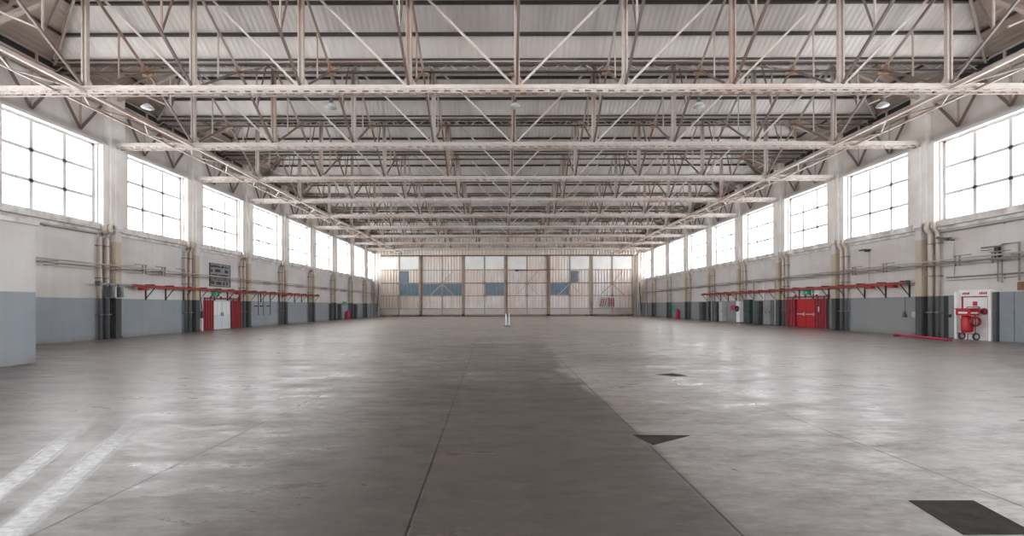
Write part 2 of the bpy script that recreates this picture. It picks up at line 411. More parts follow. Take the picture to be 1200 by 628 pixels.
# windows: frame, mullions, nine panes each
wi = 0
for side, X, out in (('left', XL, -1), ('right', XR, 1)):
    for n, (a, b_) in enumerate(WIN):
        wi += 1; xm = X + out*0.16; t = 0.01
        mb = MB(); fw = 0.12
        mb.box(xm-t, xm+t, a, b_, WZ0, WZ0+fw).box(xm-t, xm+t, a, b_, WZ1-fw, WZ1)
        mb.box(xm-t, xm+t, a, a+fw, WZ0, WZ1).box(xm-t, xm+t, b_-fw, b_, WZ0, WZ1)
        for k in (1, 2):
            yy = a + (b_-a)*k/3; mb.box(xm-t, xm+t, yy-0.08, yy+0.08, WZ0+fw, WZ1-fw)
            zz = WZ0 + (WZ1-WZ0)*k/3; mb.box(xm-t, xm+t, a+fw, b_-fw, zz-0.075, zz+0.075)
        fr_ = struct('window_%d' % wi, mb, 'frame')
        g = MB(); g.box(xm+out*0.012, xm+out*0.018, a+0.02, b_-0.02, WZ0+0.02, WZ1-0.02)
        go = g.build('window_pane', 'glass', fr_)
        ld = bpy.data.lights.new('daylight_portal', 'AREA'); ld.shape = 'RECTANGLE'; ld.size = WZ1-WZ0; ld.size_y = b_-a
        ld.cycles.is_portal = True
        lo = bpy.data.objects.new('daylight_portal', ld); COL.objects.link(lo)
        lo.location = (X + out*0.38, (a+b_)/2, (WZ0+WZ1)/2)
        lo.rotation_euler = (0, R(90) if out > 0 else R(-90), 0)
mb = MB(); mb.box(XL+1.5, XR-1.5, Y0-0.2, Y0-0.1, GZ0, GZ0+0.12).box(XL+1.5, XR-1.5, Y0-0.2, Y0-0.1, GZ1-0.12, GZ1)  # frame, pane and portal of the added glazing that brightens the hall
for q in range(19): xx = XL+1.5+(XR-XL-3.0)*q/18; mb.box(xx-0.05, xx+0.05, Y0-0.2, Y0-0.1, GZ0, GZ1)
for q in (1, 2, 3): zz = GZ0+(GZ1-GZ0)*q/4; mb.box(XL+1.5, XR-1.5, Y0-0.19, Y0-0.11, zz-0.04, zz+0.04)
fr_ = struct('window_29', mb, 'frame')
MB().box(XL+1.5, XR-1.5, Y0-0.155, Y0-0.147, GZ0, GZ1).build('window_pane', 'glass', fr_)
ld = bpy.data.lights.new('daylight_portal', 'AREA'); ld.shape = 'RECTANGLE'; ld.size = XR-XL-3.0; ld.size_y = GZ1-GZ0; ld.cycles.is_portal = True
lo = bpy.data.objects.new('daylight_portal', ld); COL.objects.link(lo); lo.location = ((XL+XR)/2, Y0-0.38, (GZ0+GZ1)/2); lo.rotation_euler = (R(90), 0, 0)
# continuous sills, window heads, eave rails
tr = 1
for X, s in ((XL, 1), (XR, -1)):
    ys = -7.0 if s < 0 else -7.0
    tr += 1; mb = MB(); mb.box(X, X+s*0.28, Y0, YB-3, 5.42, 5.70).box(X, X+s*0.10, Y0, YB-3, 5.26, 5.42); struct('trim_%d' % tr, mb, 'sill')
    tr += 1; mb = MB(); mb.box(X, X+s*0.14, Y0, YB-3, 9.66, 9.80); struct('trim_%d' % tr, mb, 'frame')
    tr += 1; mb = MB(); mb.box(X, X+s*0.16, Y0, YB-3, 12.02, 12.12).box(X, X+s*0.12, Y0, YB-3, 12.42, 12.5)
    for i in range(-4, 10):
        for q in (0.2, 2.2, 4.2): mb.box(X, X+s*0.12, TY(i)+q, TY(i)+q+0.08, 12.12, 12.42)
    struct('trim_%d' % tr, mb, 'steel')
    tr += 1; mb = MB(); mb.box(X, X+s*0.05, Y0, YB-3, 12.12, 12.42); struct('trim_%d' % tr, mb, 'black')

# ------------------------------------------------------------------ main roof trusses
ZB, ZT = 9.75, 13.9
def place(i): return ORD[i] if i > 1 else 'nearest'
def make_truss(i):
    y = TY(i); t = empty('roof_truss', (XC, y, ZB), 'cream steel roof truss spanning the whole hangar, nearest of the nine to the camera', 'truss', 'main trusses across the hangar')
    mb = MB(); mb.box(XL, XR, y-0.13, y+0.13, ZB+0.02, ZB+0.17); mb.box(XL, XR, y-0.10, y+0.10, ZB-0.03, ZB+0.02)
    part('bottom_chord', mb, 'steel_light', t)
    mb = MB()                                                # perforated bottom flange: short battens with gaps
    mb.box(XL, XR, y-0.13, y-0.11, ZB-0.14, ZB-0.10); mb.box(XL, XR, y+0.11, y+0.13, ZB-0.14, ZB-0.10)
    x = XL
    while x < XR-0.3: mb.box(x, x+0.22, y-0.12, y-0.10, ZB-0.12, ZB-0.02); mb.box(x, x+0.22, y+0.10, y+0.12, ZB-0.12, ZB-0.02); x += 0.44
    part('batten_flange', mb, 'steel', t)
    mb = MB(); mb.box(XL+HIP-0.2, XR-HIP+0.2, y-0.11, y+0.11, ZT-0.08, ZT+0.08); part('top_chord', mb, 'steel', t)
    for s in (-1, 1):
        xa = NX(4*s); xe = XL if s < 0 else XR
        mb = MB().bar((xa, y, ZT), (xe, y, 12.0), 0.16, 0.16); part('sloping_chord', mb, 'steel', t)
        mb = MB().bar((xa, y, ZB+0.1), (xe-s*0.1, y, 11.9), 0.09, 0.09); part('diagonal', mb, 'steel', t)
    for k in range(-4, 5):
        mb = MB(); x = NX(k)
        for q in (-0.075, 0.075): mb.box(x+q-0.03, x+q+0.03, y-0.07, y+0.07, ZB+0.17, ZT-0.08)
        mb.box(x-0.05, x+0.05, y-0.012, y+0.012, ZB+0.17, ZT-0.08)
        part('post', mb, 'steel', t)
    for k in range(-3, 4):
        for s in ((-1, 1) if k == 0 else ((1,) if k > 0 else (-1,))):
            mb = MB().bar((NX(k)+s*0.1, y, ZB+0.17), (NX(k+s)-s*0.08, y, ZT-0.05), 0.075, 0.075); part('diagonal', mb, 'steel_light', t)
    for k in range(-4, 5):
        mb = MB(); x = NX(k)
        mb.poly([(x-0.32, y, ZB+0.15), (x+0.32, y, ZB+0.15), (x+0.14, y, ZB+0.5), (x-0.14, y, ZB+0.5)])
        n = len(mb.v); mb.v += [(a, b_+0.02, c) for a, b_, c in mb.v[:4]]
        mb.f += [(4, 5, 6, 7), (0, 1, 5, 4), (1, 2, 6, 5), (2, 3, 7, 6), (3, 0, 4, 7)]
        part('gusset', mb, 'steel', t)
    return t
truss = make_truss(1)
for i in range(2, 10):
    dup(truss, (XC, TY(i), ZB), 'cream steel roof truss spanning the hangar, %s of nine counted from the camera' % ORD[i])

# ------------------------------------------------------------------ rafters and webs running down the hall, one line per node
ZM = 12.05   # underside node at each valley
def make_line(k):
    x = NX(k)
    t = empty('rafter_line', (x, 0, ZB), 'x', 'rafter', 'lines of rafters and zigzag webs running down the hall')
    y = 0.0
    protos = []
    def P(name, mb, mat): o = part(name, mb, mat, t); KIDS[t.name].remove(o); protos.append((name, o)); return o
    P('rafter', MB().angle((x, -3, ZM), (x, 0, ZT), 0.10, 0.025), 'steel')
    P('rafter', MB().angle((x, 0, ZT), (x, 3, ZM), 0.10, 0.025), 'steel')
    P('web', MB().bar((x, 0, ZB+0.1), (x, -3, ZM), 0.085, 0.085), 'steel_dark')
    P('web', MB().bar((x, 0, ZB+0.1), (x, 3, ZM), 0.075, 0.075), 'steel_dark')
    f = 0.53; fy, fz = -3*f, ZB+0.1+(ZM-ZB-0.1)*f
    P('strut', MB().bar((x, fy, fz), (x, fy, ZT-(ZT-ZM)*f-0.02), 0.055, 0.055), 'steel')
    P('strut', MB().bar((x, fy, fz), (x, fy+0.85, ZT-(ZT-ZM)*(f-0.28)-0.03), 0.05, 0.05), 'steel_dark')
    P('strut', MB().bar((x, 1.5, ZB+0.1+(ZM-ZB-0.1)*0.5), (x, 1.5, ZT-(ZT-ZM)*0.5), 0.05, 0.05), 'steel')
    P('purlin_post', MB().bar((x, 3, ZM-0.1), (x, 3, ZE), 0.07, 0.07), 'steel')
    mb = MB(); mb.box(x-0.02, x+0.02, 2.68, 3.32, ZM-0.22, ZM+0.1); mb.box(x-0.22, x+0.22, 2.97, 3.03, ZM-0.2, ZM+0.02); P('gusset', mb, 'rustysteel')
    for i in range(1, 10):
        for nm, o in protos:
            if i == 1:
                o.location = (0, TY(1), 0); KIDS[t.name].append(o)
            else: shared(o, nm, t, (0, TY(i), 0))
    return t
LN = ['nearest the left wall', 'second from the left', 'third from the left', 'fourth from the left', 'in the middle of the hall',
      'fourth from the right', 'third from the right', 'second from the right', 'nearest the right wall']
line = make_line(-4)
line['label'] = 'line of steel rafters and zigzag webs down the hall, ' + LN[0]
for k in range(-3, 5):
    dup(line, (NX(k), 0, ZB), 'line of steel rafters and zigzag webs down the hall, ' + LN[k+4])

# purlins on the slopes that face the camera, and the valley girders between ridges
def make_purlin():
    t = MB()
    t.box(XL+1.4, XR-1.4, -0.05, 0.05, -0.07, 0.07); t.box(XL+1.4, XR-1.4, -0.09, 0.09, 0.05, 0.08)
    return t
slope = (ZR-ZE)/3
for j, (dy, nm, cut) in enumerate(((2.0, 'lower', 1.45), (1.0, 'upper', 2.85))):
    mb = MB(); mb.box(XL+cut, XR-cut, -0.03, 0.03, -0.05, 0.05); mb.box(XL+cut, XR-cut, -0.06, 0.06, -0.07, -0.05)
    first = None
    for i in range(1, 10):
        loc = (0, TY(i)+dy, ZR-slope*dy-0.11)
        if i == 1: o = mb.build('roof_purlin', 'purlin'); first = o
        else: o = first.copy(); COL.objects.link(o)
        o.location = loc
        tag(o, 'dark %s purlin under the roof slope just beyond the %s main truss' % (nm, place(i)), 'purlin', 'dark purlins under the roof')
def make_valley():
    y = TY(1)+3
    t = empty('valley_girder', (XC, y, 12.0), 'shallow laced steel girder in the roof valley beyond the nearest main truss', 'girder', 'laced girders in the roof valleys')
    part('top_flange', MB().box(XL, XR, y-0.10, y+0.10, ZE-0.16, ZE-0.10), 'steel', t)
    part('gutter_plate', MB().box(XL, XR, y-0.16, y+0.16, ZE-0.10, ZE-0.03), 'purlin', t)
    part('gutter_plate', MB().box(XL, XR, y-0.05, y+0.05, ZE-0.28, ZE-0.20), 'purlin', t)
    part('bottom_flange', MB().box(XL, XR, y-0.08, y+0.08, ZM-0.09, ZM-0.04), 'purlin', t)
    mb = MB(); x = XL+0.1; up = True
    while x < XR-0.5:
        mb.bar((x, y, ZM-0.05 if up else ZE-0.2), (x+0.5, y, ZE-0.2 if up else ZM-0.05), 0.04, 0.03); x += 0.5; up = not up
    part('lacing', mb, 'steel', t)
    return t
val = make_valley()
for i in range(2, 10):
    dup(val, (XC, TY(i)+3 if i < 9 else TY(9)+3, 12.0), 'shallow laced steel girder in the roof valley beyond the %s main truss' % ORD[i])

# side lattice girders at bottom chord level, running down both sides
def side_girder(k, side):
    x = NX(k) - (0.0); s = -1 if k < 0 else 1
    t = empty('side_girder', (x, T1, ZB), 'long pale lattice girder running down the %s side under the trusses' % side, 'girder', 'lattice girders along both sides')
    y0, y1 = 8.0, YB-0.5
    part('upper_chord', MB().bar((x, y0, ZB+0.0), (x, y1, ZB+0.0), 0.13, 0.12), 'steel', t)
    part('lower_chord', MB().bar((x+s*1.0, y0, ZB-0.02), (x+s*1.0, y1, ZB-0.02), 0.07, 0.08), 'steel', t)
    mb = MB(); y = y0; up = True
    while y < y1-1:
        mb.bar((x if up else x+s*1.0, y, ZB-0.02), (x+s*1.0 if up else x, y+1.5, ZB-0.02), 0.045, 0.05); y += 1.5; up = not up
    part('lacing', mb, 'steel', t)
    mb = MB()
    for i in range(0, 10):
        if False: part('wall_tie', MB().bar((x+s*1.0, TY(i)+3, ZB-0.04), ((XL if s < 0 else XR), TY(i)+3, ZB-0.3), 0.08, 0.08), 'steel', t)
side_girder(-4, 'left'); side_girder(4, 'right')

# hip rafters per bay corner + lattice eave bracing above the windows
def eave_brace(side):
    X, s = (XL, 1) if side == 'left' else (XR, -1)
    i = 1; y = TY(i)
    t = empty('eave_brace', (X, y, 9.9), 'brown zigzag bracing on the %s wall above the nearest full window' % side, 'bracing', 'zigzag bracing on the %s wall' % side)
    xx = X+s*0.22; zl, zh = 9.95, 11.6
    pts = [(y+0.8, zh-0.1), (y+1.9, zl), (y+3.0, zh), (y+4.1, zl), (y+5.2, zh-0.1)]
    for a, b_ in zip(pts, pts[1:]): part('diagonal', MB().bar((xx, a[0], a[1]), (xx, b_[0], b_[1]), 0.07, 0.10), 'steel_dark', t)
    for yy in (y+1.9, y+4.1): part('upright', MB().bar((xx, yy, zl), (xx, yy, 12.0), 0.06, 0.08), 'steel', t)
    part('rail', MB().box(xx-0.04, xx+0.04, y+0.7, y+5.3, zh-0.02, zh+0.08), 'steel', t)
    for q in (0.0,):
        a = (X+s*0.1, y-3, ZE-0.2); b_ = (X+s*HIP, y, ZR-0.25); part('hip_rafter', MB().bar(a, b_, 0.10, 0.16), 'steel_light', t)
        a = (X+s*0.1, y+3, ZE-0.2); part('hip_rafter', MB().bar(a, b_, 0.09, 0.14), 'steel', t)
    part('knee_brace', MB().bar((X+s*0.45, y, 9.0), (X+s*3.9, y, ZB+0.0-0.12), 0.0001, 0.0001), 'steel', t) if False else None
    # hip purlins that run with the wall
    for f in (0.33, 0.66):
        part('hip_purlin', MB().bar((X+s*HIP*f, y-3+3*f, ZE+(ZR-ZE)*f-0.1), (X+s*HIP*f, y+3-3*f, ZE+(ZR-ZE)*f-0.1), 0.07, 0.10), 'purlin', t)
    # common rafters on the hip and a stay from column head to truss
    part('hip_jack', MB().bar((X+s*0.1, y, ZE-0.1), (X+s*HIP, y, ZR-0.12), 0.08, 0.12), 'steel', t)
    part('stay', MB().bar((X+s*0.7, y-1.6, 12.62), (X+s*4.2, y-1.6, 11.12), 0.06, 0.06), 'steel', t)
    for i in range(2, 10):
        dup(t, (X, TY(i), 9.9), 'brown zigzag bracing on the %s wall above the %s window beyond the nearest truss' % (side, ORD[i]))
    return t
eave_brace('left'); eave_brace('right')

# ------------------------------------------------------------------ wall columns and downpipes
def columns(side):
    X, s = (XL, 1) if side == 'left' else (XR, -1)
    y = TY(1)
    t = empty('wall_column', (X, y, 0), 'pale pier with tan and dark-based pilaster on the %s wall under the nearest truss' % side, 'column', 'piers between the windows on the %s wall' % side)
    part('upper_pier', MB().box(X, X+s*0.38, y-0.42, y+0.42, 5.72, 12.5).box(X, X+s*0.26, y-0.74, y+0.74, 5.72, 9.64).box(X+s*0.36, X+s*0.46, y-0.22, y+0.22, 5.53, 9.6), 'pier', t)
    part('pilaster', MB().box(X, X+s*0.34, y-0.12, y+0.22, 0.0, 5.5).box(X, X+s*0.38, y-0.15, y+0.25, 0.0, 0.12), 'pillar', t)
    part('cap', MB().box(X, X+s*0.4, y-0.18, y+0.28, 5.42, 5.52), 'sill', t)
    z = [(1, 'nearest')]
    for i in range(2, 11):
        if i == 10: break
        dup(t, (X, TY(i), 0), 'pale pier with tan and dark-based pilaster on the %s wall under the %s truss' % (side, ORD[i]))
    first = {}
    for j, dy, r in ((0, -0.45, 0.115), (1, -0.82, 0.085)):
        for i in range(1, 10):
            yy = TY(i)+dy
            if (side, j) not in first:
                tt = empty('downpipe', (X, yy, 0), 'x', 'pipe', 'downpipes beside the %s wall pilasters' % side)
                xx = X+s*0.17
                part('pipe', MB().tube([(xx, yy, 0.0), (xx, yy, 5.0), (X+s*0.19, yy, 5.2), (X+s*0.36, yy, 5.36), (X+s*0.36, yy, 5.69)], r, 10), 'pipe', tt, smooth=True)
                for zz in (1.2, 3.0, 4.6): part('clip', MB().box(X, xx+s*(r+0.012), yy-r-0.03, yy+r+0.03, zz, zz+0.05), 'conduit', tt)
                first[(side, j)] = tt
            else: tt = dup(first[(side, j)], (X, yy, 0), 'x')
            tt['label'] = '%s downpipe on the %s wall beside the pilaster of the %s truss' % (('thick', 'slim')[j], side, place(i))
columns('left'); columns('right')

# ------------------------------------------------------------------ conduits along the walls
def along(name, X, s, z, y0, y1, r, off, mat, label, clips=3.0):
    t = empty(name, (X+s*off, y0, z), label, 'pipe')
    part('pipe', MB().tube([(X+s*off, y0, z), (X+s*off, y1, z)], r, 8), mat, t)
    y = y0+0.5; b0 = part('bracket', MB().box(X, X+s*(off+r), y-0.015, y+0.015, z-r-0.03, z-r), 'conduit', t); k = 1
    while y+k*clips < y1: shared(b0, 'bracket', t, (0, k*clips, 0)); k += 1
    return t
along('wall_conduit', XL, 1, 3.66, 13.3, 62, 0.035, 0.62, 'steel', 'upper pale conduit running along the left wall below the windows')
along('wall_conduit', XL, 1, 3.50, 13.3, 68, 0.030, 0.62, 'conduit', 'lower dark conduit running along the left wall below the windows')
along('wall_conduit', XR, -1, 3.72, 18.2, 62, 0.035, 0.62, 'steel', 'upper pale conduit running along the right wall below the windows')
along('wall_conduit', XR, -1, 3.55, 10.0, 68, 0.040, 0.62, 'conduit', 'lower dark conduit running along the right wall below the windows')
along('wall_conduit', XR, -1, 2.92, 10.0, 22.0, 0.03, 0.10, 'conduit', 'thin conduit on the right wall just above the fire point')
along('wall_conduit', XR, -1, 2.78, 10.0, 22.0, 0.02, 0.08, 'steel', 'thinnest cable pipe on the right wall just above the fire point')
along('wall_conduit', XL, 1, 5.18, 13.3, 22.3, 0.03, 0.08, 'conduit', 'dark cable under the nearest left window sill')
along('wall_conduit', XR, -1, 5.14, 10.0, 22.3, 0.03, 0.08, 'conduit', 'dark cable under the nearest right window sill')
for X, s, nm in ((XL, 1, 'left'), (XR, -1, 'right')):
    ys = [24.6, 26.0, 27.6] if s > 0 else [19.4, 21.0, 25.0, 27.2]
    for n, y in enumerate(ys):
        mb = MB()
        for q in (-0.1, 0.1): mb.box(X+s*0.55, X+s*0.60, y+q-0.02, y+q+0.02, 3.38, 3.86)
        mb.box(X, X+s*0.6, y-0.12, y+0.12, 3.56, 3.60); mb.box(X+s*0.55, X+s*0.6, y-0.6, y+0.2, 3.84, 3.88)
        tag(mb.build('conduit_hanger', 'conduit', off=(X, y, 3.4)), 'dark hanger holding the %s wall conduits, %s from the camera' % (nm, ORD[n+1] if n else 'nearest'), 'bracket', 'hangers on the %s wall' % nm)

# ------------------------------------------------------------------ red rails with brackets
def red_rail(X, s, side, z, y0, y1, grey=None):
    t = empty('red_rail', (X+s*0.7, y0, z), 'long faded red overhead rail on black brackets along the %s wall' % side, 'rail')
    xx = X+s*0.52
    part('beam', MB().box(xx-0.05, xx+0.05, y0, y1, z+0.05, z+0.08).box(xx-0.012, xx+0.012, y0, y1, z-0.05, z+0.05).box(xx-0.05, xx+0.05, y0, y1, z-0.08, z-0.05), 'redrail', t)
    y = y0+0.4 if s < 0 else y0+1.5
    while y < y1:
        mb = MB().box(X, X+s*0.06, y-0.03, y+0.03, z-0.74, z+0.1).bar((X+s*0.03, y, z-0.66), (xx, y, z-0.08), 0.035, 0.035).box(X, xx, y-0.03, y+0.03, z+0.09, z+0.14)
        part('bracket', mb, 'black', t); y += 1.5
    for y in ((y0+0.7, y0+9.5, y0+16.5) if s > 0 else (y0+0.9, y0+2.4, y1-6.0)):
        mb = MB().box(xx-0.13, xx+0.13, y-0.22, y+0.22, z-0.22, z-0.10)
        for q in (-0.13, 0.13): mb.lathe((xx-0.1, y+q, z-0.12), [(0.07, 0), (0.07, 0.2)], 'x', 12)
        part('trolley', mb, 'redrail', t)
    if grey:
        part('grey_extension', MB().box(xx-0.05, xx+0.05, grey, y0, z-0.03, z+0.06), 'midgrey', t, 'plain grey end of the rail')
    part('end_stop', MB().box(xx-0.1, xx+0.1, (grey or y0)-0.08, grey or y0, z-0.1, z+0.14), 'darkgrey', t)
    return t
red_rail(XL, 1, 'left', 2.72, 23.9, 48.0, 21.9)
red_rail(XR, -1, 'right', 2.74, 23.7, 48.5)
for n, y in enumerate((22.25, 22.5, 22.75, 23.0)):
    mb = MB().box(XL+0.5, XL+0.85, y-0.05, y+0.03, 2.08, 2.60).box(XL+0.72, XL+0.78, y-0.02, y+0.0, 2.6, 2.72)
    tag(mb.build('hanging_curtain', ('darkgrey', 'palegrey')[n % 2], off=(XL+0.6, y, 2.1)), ('dark', 'pale')[n % 2] + ' panel hanging from the grey rail end on the left wall, %s' % ('nearest', 'second', 'third', 'farthest')[n], 'panel', 'panels hanging from the grey rail')

# ------------------------------------------------------------------ doors on the left wall
def wbox(mb, X, s, y0, y1, z0, z1, d0, d1): return mb.box(X+s*d0, X+s*d1, y0, y1, z0, z1)
def big_door(X, s, side, y0, ya, yb, y1, zt, leafmat, sidemats, group=None):
    t = tag(wbox(MB(), X, s, ya-0.05, yb+0.05, 0.0, zt+0.02, 0.02, 0.05).build('door_%d' % (1 if s > 0 else 2), 'black'), kind='structure')
    t['label'] = 'door on the %s wall' % side; del t['label']
    ym = (ya+yb)/2
    for a, b_ in ((ya, ym-0.015), (ym+0.015, yb)):
        lf = wbox(MB(), X, s, a, b_, 0.03, zt, 0.05, 0.11)
        o = lf.build('door_leaf', leafmat, t)
        if s > 0:
            for c in (0, 1):
                yy0 = a+0.12+c*(b_-a-0.12)/2; g = wbox(MB(), X, s, yy0, yy0+(b_-a)/2-0.18, 1.05, 1.9, 0.11, 0.118); g.build('door_pane', 'palepane', o)
            hy = ym+(-0.1 if a < ym-0.5 and a == ya else 0.1)
            wbox(MB(), X, s, hy-0.02, hy+0.02, 0.95, 1.2, 0.11, 0.16).build('door_handle', 'conduit', o)
        else:
            wbox(MB(), X, s, a+0.1, b_-0.1, 0.93, 1.0, 0.11, 0.19).box(X+s*0.11, X+s*0.17, a+0.08, a+0.18, 0.86, 1.08).build('push_bar', 'palegrey', o)
    wbox(MB(), X, s, ym-0.02, ym+0.02, 0.0, zt+0.02, 0.045, 0.06).build('door_seam', 'darkred' if s < 0 else 'conduit', t)
    for nm, a, b_, mt in (('nearer', y0, ya-0.06, sidemats[0]), ('farther', yb+0.06, y1, sidemats[1])):
        e = empty('sliding_screen', (X+s*0.2, a, 0), 'red steel sliding screen standing open on the %s side of the %s wall door' % (nm, side), 'sliding door', 'red screens beside the %s door' % side)
        part('sheet', wbox(MB(), X, s, a, b_, 0.04, zt+0.02, 0.13, 0.17), mt, e)
        mb = MB(); n = 4
        for q in range(n+1): yy = a+(b_-a)*q/n; wbox(mb, X, s, yy-0.025, yy+0.025, 0.04, zt+0.02, 0.17, 0.21)
        part('rib', mb, mt, e)
        part('hanger', wbox(MB(), X, s, a+0.2, a+0.28, zt, zt+0.16, 0.15, 0.18).box(X+s*0.15, X+s*0.18, b_-0.28, b_-0.2, zt, zt+0.16), 'black', e)
    e = empty('door_track', (X, y0, zt+0.1), 'dark red sliding track above the %s wall door' % side, 'rail')
    part('track', wbox(MB(), X, s, y0-0.2, y1+0.3, zt+0.12, zt+0.20, 0.08, 0.24), 'darkred', e)
    mb = MB()
    for q in range(5): yy = y0+(y1-y0)*q/4; wbox(mb, X, s, yy-0.04, yy+0.04, zt+0.1, zt+0.30, 0.0, 0.10)
    part('track_bracket', mb, 'black', e)
big_door(XL, 1, 'left', 29.95, 31.1, 33.1, 34.25, 2.02, 'palegreen', ('darkred', 'darkred'))
big_door(XR, -1, 'right', 30.1, 31.25, 33.3, 34.7, 2.03, 'red', ('darkred', 'darkred'))
part('notice', MB().box(XR-0.22, XR-0.215, 30.75, 30.85, 1.15, 1.5), 'white', [o for o in bpy.data.objects if o.name.startswith('sliding_screen') and 'nearer side of the right' in o['label']][0])

# exit signs: green box with a white running figure and arrow
def exit_sign(X, s, y, z, label, white=False):
    t = empty('exit_sign', (X, y, z), label, 'sign', 'green exit signs')
    part('box', MB().box(X, X+s*0.12, y-0.36, y+0.36, z, z+0.34), 'green', t)
    f = X+s*0.123
    mb = MB().lathe((f-0.004*s, y-0.04, z+0.26), [(0.032, 0), (0.032, 0.008*s)], 'x', 10)
    mb.bar((f, y-0.03, z+0.23), (f, y+0.0, z+0.13), 0.01, 0.045, (1, 0, 0)).bar((f, y, z+0.13), (f, y-0.07, z+0.05), 0.01, 0.028, (1, 0, 0)).bar((f, y, z+0.13), (f, y+0.07, z+0.08), 0.01, 0.028, (1, 0, 0)).bar((f, y-0.03, z+0.21), (f, y+0.07, z+0.18), 0.01, 0.022, (1, 0, 0))
    part('running_figure', mb, 'white', t)
    part('arrow', MB().bar((f, y+0.14, z+0.17), (f, y+0.28, z+0.17), 0.01, 0.04, (1, 0, 0)).bar((f, y+0.28, z+0.17), (f, y+0.22, z+0.24), 0.01, 0.03, (1, 0, 0)).bar((f, y+0.28, z+0.17), (f, y+0.22, z+0.10), 0.01, 0.03, (1, 0, 0)), 'white', t)
    return t
exit_sign(XL, 1, 31.5, 2.32, 'green exit sign above the pale door on the left wall')
exit_sign(XR, -1, 32.2, 2.34, 'green exit sign above the red door on the right wall')
e = empty('notice_sign', (XR, 31.4, 2.34), 'white notice with a dark bent mark beside the right exit sign', 'sign')
part('board', MB().box(XR, XR-0.03, 31.05, 31.75, 2.34, 2.68), 'white', e)
part('mark', MB().bar((XR-0.035, 31.6, 2.6), (XR-0.035, 31.45, 2.48), 0.01, 0.06, (1, 0, 0)).bar((XR-0.035, 31.45, 2.48), (XR-0.035, 31.2, 2.42), 0.01, 0.05, (1, 0, 0)), 'black', e)

# the dark gridded board above the left door
e = empty('notice_board', (XL, 32, 3.1), 'grey board with rows of dark square marks high above the left wall door', 'board')
part('board', MB().box(XL, XL+0.05, 30.95, 33.15, 3.05, 4.55), 'midgrey', e)
mb = MB(); rr = random.Random(3)
rows = [(4.30, 4.50, 0.11), (3.98, 4.22, 0.22), (3.72, 3.88, 0.14), (3.50, 3.64, 0.11), (3.12, 3.38, 0.19)]
for z0, z1, wdt in rows:
    y = 31.02
    while y+wdt < 33.1:
        if rr.random() < 0.86: mb.box(XL+0.05, XL+0.075, y, y+wdt*rr.uniform(0.55, 0.85), z0+rr.uniform(0, 0.05), z1-rr.uniform(0, 0.06))
        y += wdt
part('marks', mb, 'black', e)
part('frame', MB().box(XL, XL+0.08, 30.9, 30.95, 3.0, 4.6).box(XL, XL+0.08, 33.15, 33.2, 3.0, 4.6).box(XL, XL+0.08, 30.9, 33.2, 4.55, 4.6).box(XL, XL+0.08, 30.9, 33.2, 3.0, 3.05), 'darkgrey', e)

# ------------------------------------------------------------------ fire point on the right wall
e = empty('fire_point', (XR, 20.7, 0), 'white fire point panel outlined in red on the right wall', 'panel')
part('back_panel', MB().box(XR, XR-0.05, 19.98, 21.48, 0.0, 2.28), 'white', e)
part('jamb', MB().box(XR, XR-0.22, 19.90, 20.02, 0.0, 2.2), 'white', e); part('jamb', MB().box(XR, XR-0.22, 21.40, 21.52, 0.0, 2.2), 'white', e)
part('red_outline', MB().box(XR-0.05, XR-0.065, 20.10, 20.18, 0.0, 1.99).box(XR-0.05, XR-0.065, 21.25, 21.33, 0.0, 1.99).box(XR-0.05, XR-0.065, 20.12, 21.31, 1.94, 1.99), 'darkred', e)
mb = MB()
for y0 in (20.22, 20.98):
    for q in range(4): mb.box(XR-0.05, XR-0.06, y0+q*0.085, y0+q*0.085+0.055, 2.07, 2.18 - 0.02*(q % 2))
part('lettering', mb, 'darkred', e)
part('notice', MB().box(XR-0.05, XR-0.06, 20.62, 20.82, 1.55, 1.75), 'pinkred', e)
t = empty('alarm_bell', (XR, 20.28, 1.3), 'round crimson alarm bell with dark centre on the fire point', 'bell')
part('gong', MB().lathe((XR-0.15, 20.28, 1.3), [(0.05, -0.02), (0.13, 0.0), (0.15, 0.05), (0.15, 0.06)], 'x', 20), 'darkred', t)
part('hub', MB().lathe((XR-0.19, 20.28, 1.3), [(0.05, 0), (0.05, 0.04)], 'x', 12), 'black', t)
part('mount', MB().lathe((XR-0.10, 20.28, 1.3), [(0.05, 0), (0.05, 0.06)], 'x', 12), 'black', t)
xt, yt = XR-0.46, 20.68
t = empty('fire_trolley', (xt, yt, 0), 'red wheeled fire hose trolley standing in front of the white fire point', 'fire trolley')
part('tank', MB().lathe((xt, yt, 0.34), [(0.10, 0), (0.2, 0.04), (0.21, 0.10), (0.21, 0.62), (0.17, 0.72), (0.06, 0.78)], 'z', 20), 'red', t, smooth=True)
part('hose_box', MB().box(xt-0.2, xt+0.2, yt-0.32, yt+0.32, 1.12, 1.40).box(xt-0.23, xt+0.23, yt-0.35, yt+0.35, 1.40, 1.44), 'red', t)
part('label_plate', MB().box(xt-0.205, xt-0.2, yt-0.2, yt+0.2, 1.2, 1.28).box(xt-0.16, xt+0.16, yt-0.325, yt-0.32, 1.2, 1.27), 'white', t)
mb = MB()
for q in (-0.26, 0.26): mb.tube([(xt+0.1, yt+q, 0.2), (xt+0.1, yt+q, 1.2), (xt+0.28, yt+q, 1.5)], 0.018)
mb.tube([(xt+0.28, yt-0.26, 1.5), (xt+0.28, yt+0.26, 1.5)], 0.018).tube([(xt-0.2, yt-0.26, 0.3), (xt+0.15, yt-0.26, 0.3)], 0.018).tube([(xt-0.2, yt+0.26, 0.3), (xt+0.15, yt+0.26, 0.3)], 0.018).tube([(xt-0.2, yt-0.26, 0.3), (xt-0.2, yt+0.26, 0.3)], 0.018).tube([(xt-0.18, yt-0.2, 0.3), (xt-0.18, yt-0.2, 0.0)], 0.02)
part('frame', mb, 'darkred', t)
